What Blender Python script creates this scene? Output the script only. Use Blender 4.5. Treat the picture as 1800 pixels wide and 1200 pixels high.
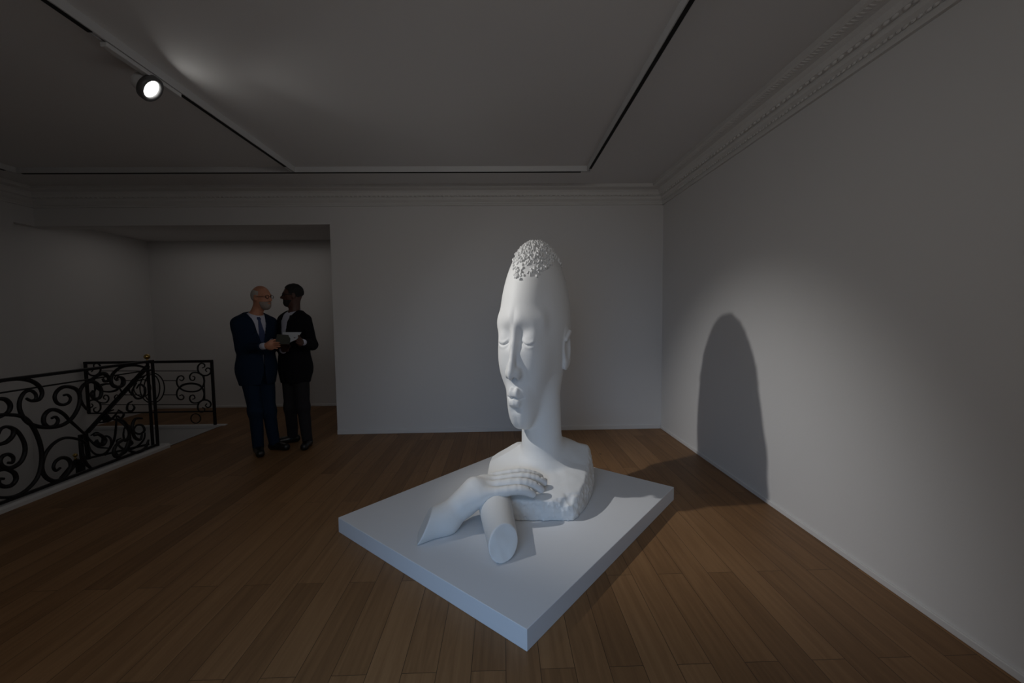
import bpy, math, random
import numpy as np
from mathutils import Vector, Matrix
for o in list(bpy.data.objects): bpy.data.objects.remove(o)
C = bpy.context.scene.collection
SC = bpy.context.scene
rnd = random.Random(7)

# ---------------------------------------------------------------- camera
CAM_R = np.array([0.99959989, -0.02573257, -0.011743])
CAM_U = np.array([0.01330114, 0.0612413, 0.99803436])
CAM_F = np.array([0.02496283, 0.99779123, -0.06155907])
FPX = 729.13; EYE = np.array([0.0, 0.0, 1.48])
cd = bpy.data.cameras.new('camera'); cam = bpy.data.objects.new('camera', cd); C.objects.link(cam)
cd.sensor_width = 36; cd.lens = FPX/1800*36; cd.clip_start = .05
cam.matrix_world = Matrix(((CAM_R[0], CAM_U[0], -CAM_F[0], 0), (CAM_R[1], CAM_U[1], -CAM_F[1], 0),
                           (CAM_R[2], CAM_U[2], -CAM_F[2], 1.48), (0, 0, 0, 1)))
SC.camera = cam
def W(x, y, Y):
    """the point at depth Y (metres into the room) seen at photo pixel x, y"""
    d = CAM_F + CAM_R*(x-900)/FPX - CAM_U*(y-600)/FPX
    return EYE + d*(Y/d[1])
def WX(x, y, X):
    d = CAM_F + CAM_R*(x-900)/FPX - CAM_U*(y-600)/FPX
    return EYE + d*(X/d[0])

# ---------------------------------------------------------------- light, exposure
SC.view_settings.view_transform = 'Standard'; SC.view_settings.look = 'None'
SC.view_settings.gamma = 1; SC.view_settings.use_curve_mapping = False
SC.view_settings.exposure = 0.0
w = bpy.data.worlds.new('world'); SC.world = w; w.use_nodes = True
w.node_tree.nodes['Background'].inputs[0].default_value = (.25, .4, .8, 1)
w.node_tree.nodes['Background'].inputs[1].default_value = 0.02
H = 3.05                      # ceiling height
RX, BY, LX = 2.058, 5.262, -5.65   # right wall, back wall, left wall
HALL_H_ = 2.76
FY = -0.5                     # front wall, behind the camera
HX0, HY1 = -3.93, 5.83        # stairwell edge, stairwell far edge
LAMP = Vector((-2.145, 2.725, 2.905)); AIM = LAMP+Vector((math.cos(math.radians(9.5)), math.sin(math.radians(9.5)), -math.tan(math.radians(36.5))))*2.6
def light(name, typ, loc, target, power, col=(1, 1, 1), **kw):
    l = bpy.data.lights.new(name, typ); l.energy = power; l.color = col
    for k, v in kw.items(): setattr(l, k, v)
    o = bpy.data.objects.new(name, l); C.objects.link(o); o.location = loc
    o.rotation_euler = (Vector(target)-Vector(loc)).to_track_quat('-Z', 'Y').to_euler()
    return o
AX = (AIM-LAMP).normalized()
light('spot_beam', 'SPOT', LAMP+AX*.012, AIM, 190, (1, .985, .96), spot_size=math.radians(50), spot_blend=1.0, shadow_soft_size=.035)
light('spot_halo', 'SPOT', LAMP+AX*.012, AIM, 12, (1, .985, .96), spot_size=math.radians(66), spot_blend=1.0, shadow_soft_size=.035)
light('spot_spill', 'SPOT', LAMP+AX*.012, AIM, 4, (1, .985, .96), spot_size=math.radians(108), spot_blend=.25, shadow_soft_size=.035)
light('window_daylight', 'AREA', (-.85, FY-.12, 1.1), (-.1, 1.9, .0), 5.6, (.36, .62, 1), shape='RECTANGLE', size=1.3, size_y=1.0, spread=math.radians(75))
light('hall_fill', 'AREA', (-3.9, 6.1, HALL_H_-.02), (-3.9, 6.1, 0), 1.7, (1, .94, .90), shape='RECTANGLE', size=2.8, size_y=.9)  # added fill without a fixture, lifts the dim hall
light('back_wall_fill', 'AREA', (.1, -.2, 2.75), (.1, 5.2, 2.3), 3.8, (1, .97, .95), shape='RECTANGLE', size=1.6, size_y=.3, spread=math.radians(110))  # unseen fill, added to brighten the back wall and mid ceiling
light('room_fill', 'AREA', (-.9, .2, H-.06), (-.9, .2, 0), 7.5, (1, .98, .95), shape='RECTANGLE', size=2.6, size_y=.6)  # added overhead fill for the room's ambient level, no real lamp here

# ---------------------------------------------------------------- helpers
def tag(o, label=None, cat=None, group=None, kind=None):
    if label: o['label'] = label
    if cat: o['category'] = cat
    if group: o['group'] = group
    if kind: o['kind'] = kind
    return o
def empty(name, loc=(0, 0, 0), **k):
    o = bpy.data.objects.new(name, None); C.objects.link(o); o.location = loc; o.empty_display_size = .1
    return tag(o, **k)
def obj(name, V, F, mat, parent=None, smooth=False, **k):
    me = bpy.data.meshes.new(name)
    V = np.asarray(V, float)
    q_ = parent
    while q_ is not None: V = V-np.array(q_.location); q_ = q_.parent
    me.from_pydata([tuple(v) for v in V], [], [tuple(int(i) for i in f) for f in F])
    me.validate(); me.update()
    if smooth: me.polygons.foreach_set('use_smooth', [True]*len(me.polygons))
    me.materials.append(mat)
    o = bpy.data.objects.new(name, me); C.objects.link(o)
    if parent is not None: o.parent = parent
    return tag(o, **k)
class MB:
    def __init__(s): s.V = []; s.F = []
    def box(s, a, b):
        n = len(s.V); x0, y0, z0 = a; x1, y1, z1 = b
        s.V += [(x, y, z) for z in (z0, z1) for y in (y0, y1) for x in (x0, x1)]
        s.F += [(n+i for i in f) for f in ((0, 2, 3, 1), (4, 5, 7, 6), (0, 1, 5, 4), (2, 6, 7, 3), (0, 4, 6, 2), (1, 3, 7, 5))]
        s.F[-6:] = [tuple(f) for f in s.F[-6:]]; return s
    def prism(s, prof, axis, a, b):
        """prof: list of (u, z); axis 'x' or 'y' = extrusion axis, other horizontal = u"""
        n = len(s.V); m = len(prof)
        for t in (a, b):
            for u, z in prof: s.V.append((t, u, z) if axis == 'x' else (u, t, z))
        for i in range(m):
            j = (i+1) % m; s.F.append((n+i, n+j, n+m+j, n+m+i))
        s.F.append(tuple(n+i for i in reversed(range(m)))); s.F.append(tuple(n+m+i for i in range(m))); return s
    def tube(s, pts, r, seg=8, flat=None):
        """tube along pts; r scalar or per-point; flat=(normal, factor) squashes across that direction"""
        P = [np.array(p, float) for p in pts]; n0 = len(s.V); R = r if hasattr(r, '__len__') else [r]*len(P)
        up = None
        for i, p in enumerate(P):
            t = P[min(i+1, len(P)-1)]-P[max(i-1, 0)]; t /= np.linalg.norm(t)+1e-9
            if up is None:
                up = np.array((0, 0, 1.)) if abs(t[2]) < .9 else np.array((1., 0, 0))
            if flat is not None: up = np.array(flat[0], float)
            a = np.cross(t, up); a /= np.linalg.norm(a)+1e-9; b = np.cross(a, t); up = b
            fb = flat[1] if flat is not None else 1
            for k in range(seg):
                q = 2*math.pi*(k+.5)/seg
                s.V.append(tuple(p+a*math.cos(q)*R[i]+b*math.sin(q)*R[i]*fb))
        m = len(P)
        for i in range(m-1):
            for k in range(seg):
                l = (k+1) % seg
                s.F.append((n0+i*seg+k, n0+i*seg+l, n0+(i+1)*seg+l, n0+(i+1)*seg+k))
        s.F.append(tuple(n0+k for k in reversed(range(seg)))); s.F.append(tuple(n0+(m-1)*seg+k for k in range(seg)))
        return s
    def lathe(s, c, ax, prof, seg=32):
        """prof list of (r, h) along axis"""
        ax = Vector(ax).normalized(); q = ax.to_track_quat('Z', 'Y'); n0 = len(s.V)
        for r, h in prof:
            for k in range(seg):
                t = 2*math.pi*k/seg
                s.V.append(tuple(Vector(c)+q @ Vector((r*math.cos(t), r*math.sin(t), h))))
        for i in range(len(prof)-1):
            for k in range(seg):
                l = (k+1) % seg; s.F.append((n0+i*seg+k, n0+i*seg+l, n0+(i+1)*seg+l, n0+(i+1)*seg+k))
        return s
    def ball(s, c, r, seg=16, rings=8):
        n = len(s.V); c = np.array(c, float); r = np.array(r, float)*np.ones(3)
        for i in range(rings+1):
            a = math.pi*i/rings
            for k in range(seg):
                b = 2*math.pi*k/seg
                s.V.append(tuple(c+r*np.array((math.sin(a)*math.cos(b), math.sin(a)*math.sin(b), math.cos(a)))))
        for i in range(rings):
            for k in range(seg):
                l = (k+1) % seg; s.F.append((n+i*seg+k, n+(i+1)*seg+k, n+(i+1)*seg+l, n+i*seg+l))
        return s
    def build(s, name, mat, parent=None, smooth=False, bevel=0, **k):
        o = obj(name, s.V, s.F, mat, parent, smooth, **k)
        if bevel:
            m = o.modifiers.new('bevel', 'BEVEL'); m.width = bevel; m.segments = 2
        return o

# ---- implicit modelling: surfaces as zero sets, meshed with surface nets
def ell(P, c, r):
    q = [(P[i]-c[i])/r[i] for i in range(3)]
    k0 = np.sqrt(q[0]**2+q[1]**2+q[2]**2)+1e-9
    k1 = np.sqrt((q[0]/r[0])**2+(q[1]/r[1])**2+(q[2]/r[2])**2)+1e-9
    return k0*(k0-1)/k1
def rotz(P, c, a):
    ca, sa = math.cos(a), math.sin(a); x = P[0]-c[0]; y = P[1]-c[1]
    return [ca*x+sa*y+c[0], -sa*x+ca*y+c[1], P[2]]
def cap(P, a, b, ra, rb=None, sq=None):
    """round cone; sq=(axis dir, factor) squashes the section along a direction"""
    if rb is None: rb = ra
    a = np.array(a, float); b = np.array(b, float); ab = b-a; L = float(ab@ab)+1e-9
    v = [P[i]-a[i] for i in range(3)]
    t = np.clip((v[0]*ab[0]+v[1]*ab[1]+v[2]*ab[2])/L, 0, 1)
    d = [v[i]-t*ab[i] for i in range(3)]
    d2 = d[0]**2+d[1]**2+d[2]**2
    if sq is not None:
        n = np.array(sq[0], float); n /= np.linalg.norm(n); s = d[0]*n[0]+d[1]*n[1]+d[2]*n[2]
        d2 = d2+s*s*(1/sq[1]**2-1)
    return np.sqrt(d2)-(ra+t*(rb-ra))
def smin(a, b, k):
    h = np.maximum(k-np.abs(a-b), 0)/k
    return np.minimum(a, b)-h*h*k*.25
def smax(a, b, k): return -smin(-a, -b, k)
def chain(P, pts, rs, k=.01, sq=None):
    d = None
    for i in range(len(pts)-1):
        e = cap(P, pts[i], pts[i+1], rs[i], rs[i+1], sq); d = e if d is None else smin(d, e, k)
    return d
def wob(P, f, s=0):
    """cheap smooth pseudo-noise in -1..1"""
    x, y, z = P
    return (np.sin(f*x+1.7*np.sin(f*.7*y+s))+np.sin(f*y*1.1+1.3*np.sin(f*.9*z+s*2))+np.sin(f*z*.9+1.9*np.sin(f*.8*x+s*3)))/3
def net(f, lo, hi, h):
    h = np.array(h, float)*np.ones(3); n = [int(math.ceil((hi[i]-lo[i])/h[i]))+1 for i in range(3)]
    ax = [lo[i]+h[i]*np.arange(n[i]) for i in range(3)]
    P = [g.astype(np.float32) for g in np.meshgrid(*ax, indexing='ij')]
    D = f(P).astype(np.float32); S = D < 0
    for sl in ((0,), (-1,)):
        S[sl[0], :, :] = False; S[:, sl[0], :] = False; S[:, :, sl[0]] = False
    D = np.where(S == (D < 0), D, 1e-4)
    cs = np.zeros([k-1 for k in n], int)
    for i in (0, 1):
        for j in (0, 1):
            for k in (0, 1): cs += S[i:n[0]-1+i, j:n[1]-1+j, k:n[2]-1+k]
    act = (cs > 0) & (cs < 8); idx = -np.ones(act.shape, int); cells = np.argwhere(act); idx[act] = np.arange(len(cells))
    acc = np.zeros((len(cells), 3)); cnt = np.zeros(len(cells))
    cor = [np.array(c) for c in np.ndindex(2, 2, 2)]
    for A in cor:
        for B in cor:
            if (B-A).sum() == 1 and ((B-A) >= 0).all():
                ca = cells+A; cb = cells+B
                da = D[ca[:, 0], ca[:, 1], ca[:, 2]]; db = D[cb[:, 0], cb[:, 1], cb[:, 2]]
                m = (da < 0) != (db < 0); t = np.where(m, da/np.where(m, da-db, 1), 0)
                acc[m] += (A+(B-A)*t[:, None])[m]; cnt[m] += 1
    V = (cells+acc/cnt[:, None])*h+np.array(lo)
    F = []
    for a in range(3):
        b, c = (a+1) % 3, (a+2) % 3
        sl0 = [slice(1, n[i]-1) for i in range(3)]; sl0[a] = slice(0, n[a]-1)
        sl1 = list(sl0); sl1[a] = slice(1, n[a])
        s0 = S[tuple(sl0)]; s1 = S[tuple(sl1)]
        e = np.argwhere(s0 != s1); fl = s0[s0 != s1]
        off = np.array([1, 1, 1]); off[a] = 0; e = e+off
        def g(db, dc):
            q = e.copy(); q[:, b] += db; q[:, c] += dc; return idx[q[:, 0], q[:, 1], q[:, 2]]
        Q = np.stack([g(-1, -1), g(0, -1), g(0, 0), g(-1, 0)], 1)
        Q = np.where(fl[:, None], Q, Q[:, ::-1]); F.append(Q)
    F = np.concatenate(F)
    # one projection step onto the true surface, damped
    v = [V[:, i] for i in range(3)]; e = float(h.min())*.5; d = f(v); G = []
    for i in range(3):
        q = list(v); q[i] = q[i]+e; G.append((f(q)-d)/e)
    G = np.stack(G, 1); g2 = (G**2).sum(1)+1e-6; st = -(d/g2)[:, None]*G
    ln = np.linalg.norm(st, axis=1, keepdims=True); st *= np.minimum(1, float(h.min())*.6/(ln+1e-9))
    return V+st, F
def implicit(name, f, lo, hi, h, mat, parent=None, **k):
    V, F = net(f, lo, hi, h); return obj(name, V, F, mat, parent, True, **k)

# ---------------------------------------------------------------- materials
def mat(name, col, rough=.5, metal=0, bump=None, var=None, emit=None, spec=None):
    m = bpy.data.materials.new(name); m.use_nodes = True; N = m.node_tree.nodes; L = m.node_tree.links
    b = N['Principled BSDF']; b.inputs['Base Color'].default_value = (*col, 1)
    b.inputs['Roughness'].default_value = rough; b.inputs['Metallic'].default_value = metal
    if spec is not None: b.inputs['Specular IOR Level'].default_value = spec
    tc = N.new('ShaderNodeTexCoord')
    if var:
        n = N.new('ShaderNodeTexNoise'); n.inputs['Scale'].default_value = var[0]; n.inputs['Detail'].default_value = 4
        L.new(tc.outputs['Object'], n.inputs['Vector'])
        r = N.new('ShaderNodeMix'); r.data_type = 'RGBA'
        r.inputs[6].default_value = (*[c*(1-var[1]) for c in col], 1); r.inputs[7].default_value = (*[min(1, c*(1+var[1])) for c in col], 1)
        L.new(n.outputs[0], r.inputs[0]); L.new(r.outputs[2], b.inputs['Base Color'])
    if bump:
        n = N.new('ShaderNodeTexNoise'); n.inputs['Scale'].default_value = bump[0]; n.inputs['Detail'].default_value = 5
        L.new(tc.outputs['Object'], n.inputs['Vector'])
        u = N.new('ShaderNodeBump'); u.inputs['Strength'].default_value = bump[1]; u.inputs['Distance'].default_value = .01
        L.new(n.outputs[0], u.inputs['Height']); L.new(u.outputs[0], b.inputs['Normal'])
    if emit: b.inputs['Emission Color'].default_value = (*emit[0], 1); b.inputs['Emission Strength'].default_value = emit[1]
    return m
M = dict(
 wall=mat('wall_paint', (.72, .71, .70), .85, bump=(60, .05), var=(1.2, .02), spec=.2),
 ceil=mat('ceiling_paint', (.72, .71, .70), .9, bump=(50, .05), var=(1.0, .02), spec=.2),
 trim=mat('trim_paint', (.72, .71, .70), .6, var=(3, .02)),
 plaster=mat('cornice_plaster', (.70, .69, .67), .8, bump=(45, .25), var=(6, .05)),
 stone=mat('curb_stone', (.62, .62, .62), .6, var=(8, .06)),
 marble=mat('white_sculpture', (.76, .76, .75), .55, bump=(90, .04), var=(7, .02), spec=.35),
 plinth=mat('plinth_paint', (.74, .75, .77), .5, var=(3, .02), spec=.3),
 iron=mat('wrought_iron', (.012, .012, .014), .45, .3, bump=(60, .2)),
 brass=mat('brass', (.55, .38, .12), .3, 1),
 track=mat('track_white', (.60, .60, .60), .5), slot=mat('track_slot', (.004, .004, .004), .9),
 lampbody=mat('lamp_body', (.60, .60, .60), .45), ring=mat('lamp_ring', (.10, .10, .10), .35, .2),
 lens=mat('lamp_lens', (.9, .9, .9), .3, emit=((1, .99, .96), 30)),
 navy=mat('navy_suit', (.008, .020, .045), .9, bump=(180, .1), spec=.15), dark=mat('black_suit', (.007, .007, .010), .9, bump=(180, .1), spec=.15),
 grey=mat('dark_grey_trousers', (.022, .021, .024), .9, spec=.15), shirt=mat('white_shirt', (.55, .57, .68), .8),
 tie=mat('blue_tie', (.03, .05, .14), .6), shoe=mat('black_shoe', (.008, .008, .008), .35),
 skin1=mat('light_skin', (.50, .23, .14), .55), skin2=mat('dark_skin', (.075, .032, .022), .5),
 hair1=mat('grey_hair', (.42, .38, .35), .8, bump=(200, .3)), hair2=mat('black_hair', (.008, .007, .007), .8, bump=(200, .3)),
 beard=mat('grey_beard', (.30, .25, .22), .9), eye=mat('eye_dark', (.02, .015, .01), .2), lips=mat('lips', (.36, .14, .10), .5),
 glasses=mat('glasses_black', (.01, .01, .01), .3), paper=mat('paper', (.62, .66, .72), .8), card=mat('dark_card', (.05, .055, .045), .7),
)
def wood():
    m = bpy.data.materials.new('oak_planks'); m.use_nodes = True; N = m.node_tree.nodes; L = m.node_tree.links
    b = N['Principled BSDF']; tc = N.new('ShaderNodeTexCoord')
    mp = N.new('ShaderNodeMapping'); mp.inputs['Rotation'].default_value = (0, 0, math.pi/2); L.new(tc.outputs['Object'], mp.inputs[0])
    br = N.new('ShaderNodeTexBrick'); L.new(mp.outputs[0], br.inputs['Vector'])
    for k, v in {'Scale': 1, 'Mortar Size': .0015, 'Mortar Smooth': .3, 'Bias': 0, 'Brick Width': 1.65, 'Row Height': .145}.items(): br.inputs[k].default_value = v
    br.inputs['Color1'].default_value = (0, 0, 0, 1); br.inputs['Color2'].default_value = (1, 1, 1, 1); br.inputs['Mortar'].default_value = (.5, .5, .5, 1)
    br.offset = .37; br.offset_frequency = 2
    mg = N.new('ShaderNodeMapping'); mg.inputs['Scale'].default_value = (34, 1.6, 1); L.new(tc.outputs['Object'], mg.inputs[0])
    # shift the grain from plank to plank
    ad = N.new('ShaderNodeVectorMath'); ad.operation = 'MULTIPLY_ADD'; ad.inputs[1].default_value = (9, 9, 9)
    L.new(br.outputs['Color'], ad.inputs[0]); L.new(mg.outputs[0], ad.inputs[2])
    g = N.new('ShaderNodeTexNoise'); g.inputs['Scale'].default_value = 1; g.inputs['Detail'].default_value = 7; g.inputs['Roughness'].default_value = .62; g.inputs['Distortion'].default_value = .7
    L.new(ad.outputs[0], g.inputs['Vector'])
    g2 = N.new('ShaderNodeTexNoise'); g2.inputs['Scale'].default_value = 1.3; g2.inputs['Detail'].default_value = 2; L.new(tc.outputs['Object'], g2.inputs['Vector'])
    cr = N.new('ShaderNodeValToRGB'); e = cr.color_ramp.elements
    e[0].position = .15; e[0].color = (.112, .055, .022, 1); e[1].position = .85; e[1].color = (.335, .185, .083, 1)
    q = cr.color_ramp.elements.new(.5); q.color = (.215, .112, .047, 1)
    def math_(op, a, c):
        n = N.new('ShaderNodeMath'); n.operation = op
        for i, v in enumerate((a, c)):
            if isinstance(v, (int, float)): n.inputs[i].default_value = v
            else: L.new(v, n.inputs[i])
        return n.outputs[0]
    t = math_('ADD', math_('MULTIPLY', g.outputs[0], .62), math_('MULTIPLY', br.outputs['Color'], .26))
    t = math_('ADD', t, math_('MULTIPLY', g2.outputs[0], .18)); L.new(t, cr.inputs[0])
    # knots
    mk = N.new('ShaderNodeMapping'); mk.inputs['Scale'].default_value = (1.6, .9, 1); L.new(tc.outputs['Object'], mk.inputs[0])
    vo = N.new('ShaderNodeTexVoronoi'); vo.inputs['Scale'].default_value = 1.6; L.new(mk.outputs[0], vo.inputs['Vector'])
    kn = N.new('ShaderNodeMapRange'); kn.inputs['From Min'].default_value = .012; kn.inputs['From Max'].default_value = .05
    kn.inputs['To Min'].default_value = .3; L.new(vo.outputs['Distance'], kn.inputs[0])
    sm = N.new('ShaderNodeMapRange'); sm.inputs['To Min'].default_value = 1; sm.inputs['To Max'].default_value = .22; L.new(br.outputs['Fac'], sm.inputs[0])
    mx = N.new('ShaderNodeMix'); mx.data_type = 'RGBA'; mx.blend_type = 'MULTIPLY'; mx.inputs[0].default_value = 1
    L.new(cr.outputs[0], mx.inputs[6]); L.new(math_('MULTIPLY', kn.outputs[0], sm.outputs[0]), mx.inputs[7])
    L.new(mx.outputs[2], b.inputs['Base Color']); b.inputs['Roughness'].default_value = .5; b.inputs['Specular IOR Level'].default_value = .3
    bu = N.new('ShaderNodeBump'); bu.inputs['Strength'].default_value = .15; bu.inputs['Distance'].default_value = .004
    L.new(math_('SUBTRACT', math_('MULTIPLY', g.outputs[0], .4), br.outputs['Fac']), bu.inputs['Height']); L.new(bu.outputs[0], b.inputs['Normal'])
    return m
M['wood'] = wood()

# ---------------------------------------------------------------- the setting
S = dict(kind='structure')
FAR = 7.01; HALL_H = 2.76; LINT = 2.635; JX = -2.105; RXW = -1.9
CY = 4.83            # end of the near balustrade; the stair leaves the landing between CY and HY1
fl = MB()
fl.box((HX0, FY, -.3), (RX+.25, FAR+.2, 0)).box((LX-.4, HY1, -.3), (HX0, FAR+.2, 0)).box((LX-.4, FY, -.3), (HX0, 1.0, 0))
fl.build('floor', M['wood'], **S)
MB().box((LX-.4, FY-.3, H), (RX+.3, BY+.2, H+.2)).build('ceiling', M['ceil'], **S)
MB().box((LX-.5, BY+.2, HALL_H), (RXW+.2, FAR+.25, HALL_H+.2)).build('ceiling_hall', M['ceil'], **S)
MB().box((RX, FY-.3, -.3), (RX+.25, BY+.3, H)).build('wall_right', M['wall'], **S)
MB().box((JX, BY, 0), (RX, BY+.2, H)).box((LX-.4, BY, LINT), (JX, BY+.2, H)).build('wall_back', M['wall'], **S)
MB().box((LX-.5, FAR, -.3), (RXW+.2, FAR+.25, HALL_H)).build('wall_far', M['wall'], **S)
MB().box((RXW, BY+.2, 0), (RXW+.2, FAR, HALL_H)).build('wall_hall', M['wall'], **S)
lw = MB().box((LX-.4, FY-.3, -2.9), (LX, 5.04, H)).box((LX-.4, 5.04, LINT), (LX, BY, H)).box((LX-.5, 5.04, -2.9), (LX-.11, FAR, LINT)).box((LX-.5, BY+.2, LINT), (LX-.11, FAR, HALL_H))
lw.build('wall_left', M['wall'], **S)
MB().box((LX-.5, HY1, -2.9), (HX0+.02, HY1+.2, -.3)).box((LX-.12, HY1-.012, -2.9), (HX0+.02, HY1, -.02)).build('wall_stairwell_far', M['wall'], **S)
MB().box((HX0+.02, .9, -2.9), (HX0+.2, HY1+.2, -.3)).box((HX0-.012, 1.0, -2.9), (HX0+.02, HY1, -.0)).build('wall_stairwell_right', M['wall'], **S)
MB().box((LX, .8, -2.9), (HX0, 1.0, -.3)).build('wall_stairwell_near', M['wall'], **S)
MB().box((LX-.4, .9, -3.0), (HX0+.2, HY1+.2, -2.9)).build('floor_lower', M['stone'], **S)
# front wall with its window
wx0, wx1, wz0, wz1 = -1.75, -.15, .2, 1.7
fw = MB().box((LX-.4, FY-.3, -.3), (wx0, FY, H)).box((wx1, FY-.3, -.3), (RX, FY, H)).box((wx0, FY-.3, -.3), (wx1, FY, wz0)).box((wx0, FY-.3, wz1), (wx1, FY, H))
fw.build('wall_front', M['wall'], **S)
wn = empty('window_1', (wx0, FY-.1, wz0), **S)
g = MB()
for x in (wx0, (wx0+wx1)/2-.03, wx1-.06): g.box((x, FY-.1, wz0), (x+.06, FY-.05, wz1))
for z in (wz0, wz1-.06): g.box((wx0+.06, FY-.1, z), (wx1-.06, FY-.05, z+.06))
g.build('window_frame', M['trim'], wn)
# skirting
def base(name, a, b): MB().box(a, b).build(name, M['trim'], bevel=.004, **S)
base('baseboard_back', (JX, BY-.014, 0), (RX-.014, BY, .055))
base('baseboard_right', (RX-.012, FY, 0), (RX, BY, .035))
base('baseboard_far', (LX-.1, FAR-.014, 0), (RXW, FAR, .035))
# cornices: stepped plaster profile with small leaves
def leafrow(mb, axis, fixed, z, a, b, step, r, tilt):
    t = a+step/2
    while t < b:
        for s_ in (-.28, .28):
            c = (fixed, t+s_*step, z) if axis == 'y' else (t+s_*step, fixed, z)
            rr = (r[0], r[1], r[2]) if axis == 'y' else (r[1], r[0], r[2])
            mb.ball(c, rr, 6, 4)
        t += step
def prof(w, s):
    """corner profile: wall at w, room side = w+s*..."""
    p = [(0, 2.85), (.022, 2.85), (.026, 2.868), (.016, 2.875), (.02, 2.89), (.05, 2.915), (.058, 2.93), (.058, 2.945), (.085, 2.955), (.10, 2.985), (.125, 3.005), (.20, 3.012), (.215, 3.02), (.22, H), (0, H)]
    return [(w+s*u, z) for u, z in p]
MB().prism(prof(BY, -1), 'x', LX, RX).build('trim_1', M['plaster'], **S)
MB().prism(prof(RX, -1), 'y', FY, BY).build('trim_2', M['plaster'], **S)
MB().prism(prof(LX, 1), 'y', FY, BY).build('trim_3', M['plaster'], **S)
o3 = MB(); leafrow(o3, 'y', RX-.175, 3.012, FY, BY-.2, .055, (.028, .010, .006), 0); leafrow(o3, 'y', RX-.075, 2.95, FY, BY-.1, .11, (.010, .024, .012), 0)
leafrow(o3, 'y', RX-.028, 2.895, FY, BY-.05, .075, (.007, .018, .010), 0)
o3.build('trim_4', M['plaster'], smooth=True, **S)
o4 = MB(); leafrow(o4, 'x', BY-.075, 2.95, LX+.1, RX-.1, .11, (.009, .020, .010), 0); o4.build('trim_5', M['plaster'], smooth=True, **S)
# curb along the stairwell
cb = MB(); cx0, cx1, cz = HX0-.05, HX0+.055, .05
cb.prism([(cx0, 0), (cx1, 0), (cx1, cz-.02), (cx1-.012, cz), (cx0+.012, cz), (cx0, cz-.02)], 'y', 1.0, CY+.02)
cb.build('trim_6', M['stone'], **S)
MB().box((LX-.1, HY1-.035, -.03), (HX0+.06, HY1+.03, .014)).build('trim_7', M['stone'], bevel=.006, **S)
# stair flight
st = MB()
for i in range(6): st.box((HX0-.03-.27*(i+1), CY+.02, -.17*(i+1)-.17), (HX0-.013-.27*i, HY1-.013, -.17*(i+1)))
st.build('stair_flight', M['stone'], label='white stone stair descending beside the far balustrade of the stairwell', cat='stairs')

# ---------------------------------------------------------------- ceiling tracks and spotlight
TX1, TX2, TX3, TY = .943, -2.139, -4.95, 4.48
def track(name, ax, fixed, a, b, gaps, label):
    e = empty(name, ((fixed, a, H) if ax == 'y' else (a, fixed, H)), label=label, cat='lighting track', group='white ceiling lighting tracks')
    hw, hh = .02, .055
    h = MB()
    p = [(fixed-hw, H), (fixed-hw, H-hh), (fixed-.008, H-hh), (fixed-.008, H-hh+.02), (fixed+.008, H-hh+.02), (fixed+.008, H-hh), (fixed+hw, H-hh), (fixed+hw, H)]
    h.prism(p, 'y' if ax == 'y' else 'x', a, b); h.build('track_housing', M['track'], e)
    for s0, s1 in gaps:
        s = MB(); q0 = (fixed-.0125, s0, H-hh-.004); q1 = (fixed+.0125, s1, H-hh+.001)
        if ax == 'x': q0 = (s0, q0[0], q0[2]); q1 = (s1, q1[0], q1[2])
        s.box(q0, q1).build('track_slot', M['slot'], e)
    return e
track('lighting_track', 'y', TX1, FY+.3, TY-.03, [(FY+.32, TY-.1)], 'white ceiling track with black slot nearest the right wall')
tb = track('lighting_track', 'x', TY, TX3, TX1+.02, [(TX3+.06, TX1-.08)], 'white ceiling track running parallel to the back wall')
tm = track('lighting_track', 'y', TX2, FY+.3, TY-.02, [(FY+.32, 2.33), (2.95, TY-.18)], 'white ceiling track that carries the lit spotlight')
track('lighting_track', 'y', TX3, FY+.3, TY-.02, [(FY+.32, TY-.1)], 'white ceiling track at far left corner above the stairwell')
sp = empty('spotlight', (TX2, LAMP[1], H-.056), label='round track spotlight, lit, aimed at the white sculpture', cat='spotlight')
MB().box((TX2-.019, 2.40, H-.085), (TX2+.019, 2.93, H-.06)).build('track_adapter', M['lampbody'], sp, bevel=.004)
MB().tube([(TX2, LAMP[1], H-.085), (TX2, LAMP[1]-.0, H-.12), tuple(LAMP-AX*.07+Vector((0, 0, .03)))], .010, 10).build('bracket_arm', M['lampbody'], sp, smooth=True)
bk = MB().lathe(LAMP-AX*.10, AX, [(.0, 0), (.045, 0), (.052, .006), (.056, .03), (.058, .06), (.066, .09), (.072, .096)], 40)
bk.build('lamp_housing', M['lampbody'], sp, smooth=True)
MB().lathe(LAMP-AX*.012, AX, [(.050, -.004), (.050, .002), (.058, .010), (.072, .014), (.080, .008), (.080, -.02), (.070, -.02), (.064, -.006), (.05, -.004)], 48).build('lamp_ring', M['ring'], sp, smooth=True)
MB().lathe(LAMP-AX*.012, AX, [(.0, .003), (.025, .0025), (.049, .0)], 40).build('lens', M['lens'], sp, smooth=True)

# ---------------------------------------------------------------- plinth
PC = np.array((.106, 3.006)); PA = math.radians(-40.997); PW, PL, PT = 1.643, 1.927, .1043
ux = np.array((math.cos(PA), math.sin(PA))); uy = np.array((-math.sin(PA), math.cos(PA)))
pl = MB().box((-PW/2, -PL/2, 0), (PW/2, PL/2, PT)).build('plinth', M['plinth'], bevel=.003, label='low white rectangular plinth slab on the oak floor under the sculpture', cat='plinth')
pl.location = (PC[0], PC[1], 0); pl.rotation_euler = (0, 0, PA)

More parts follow.
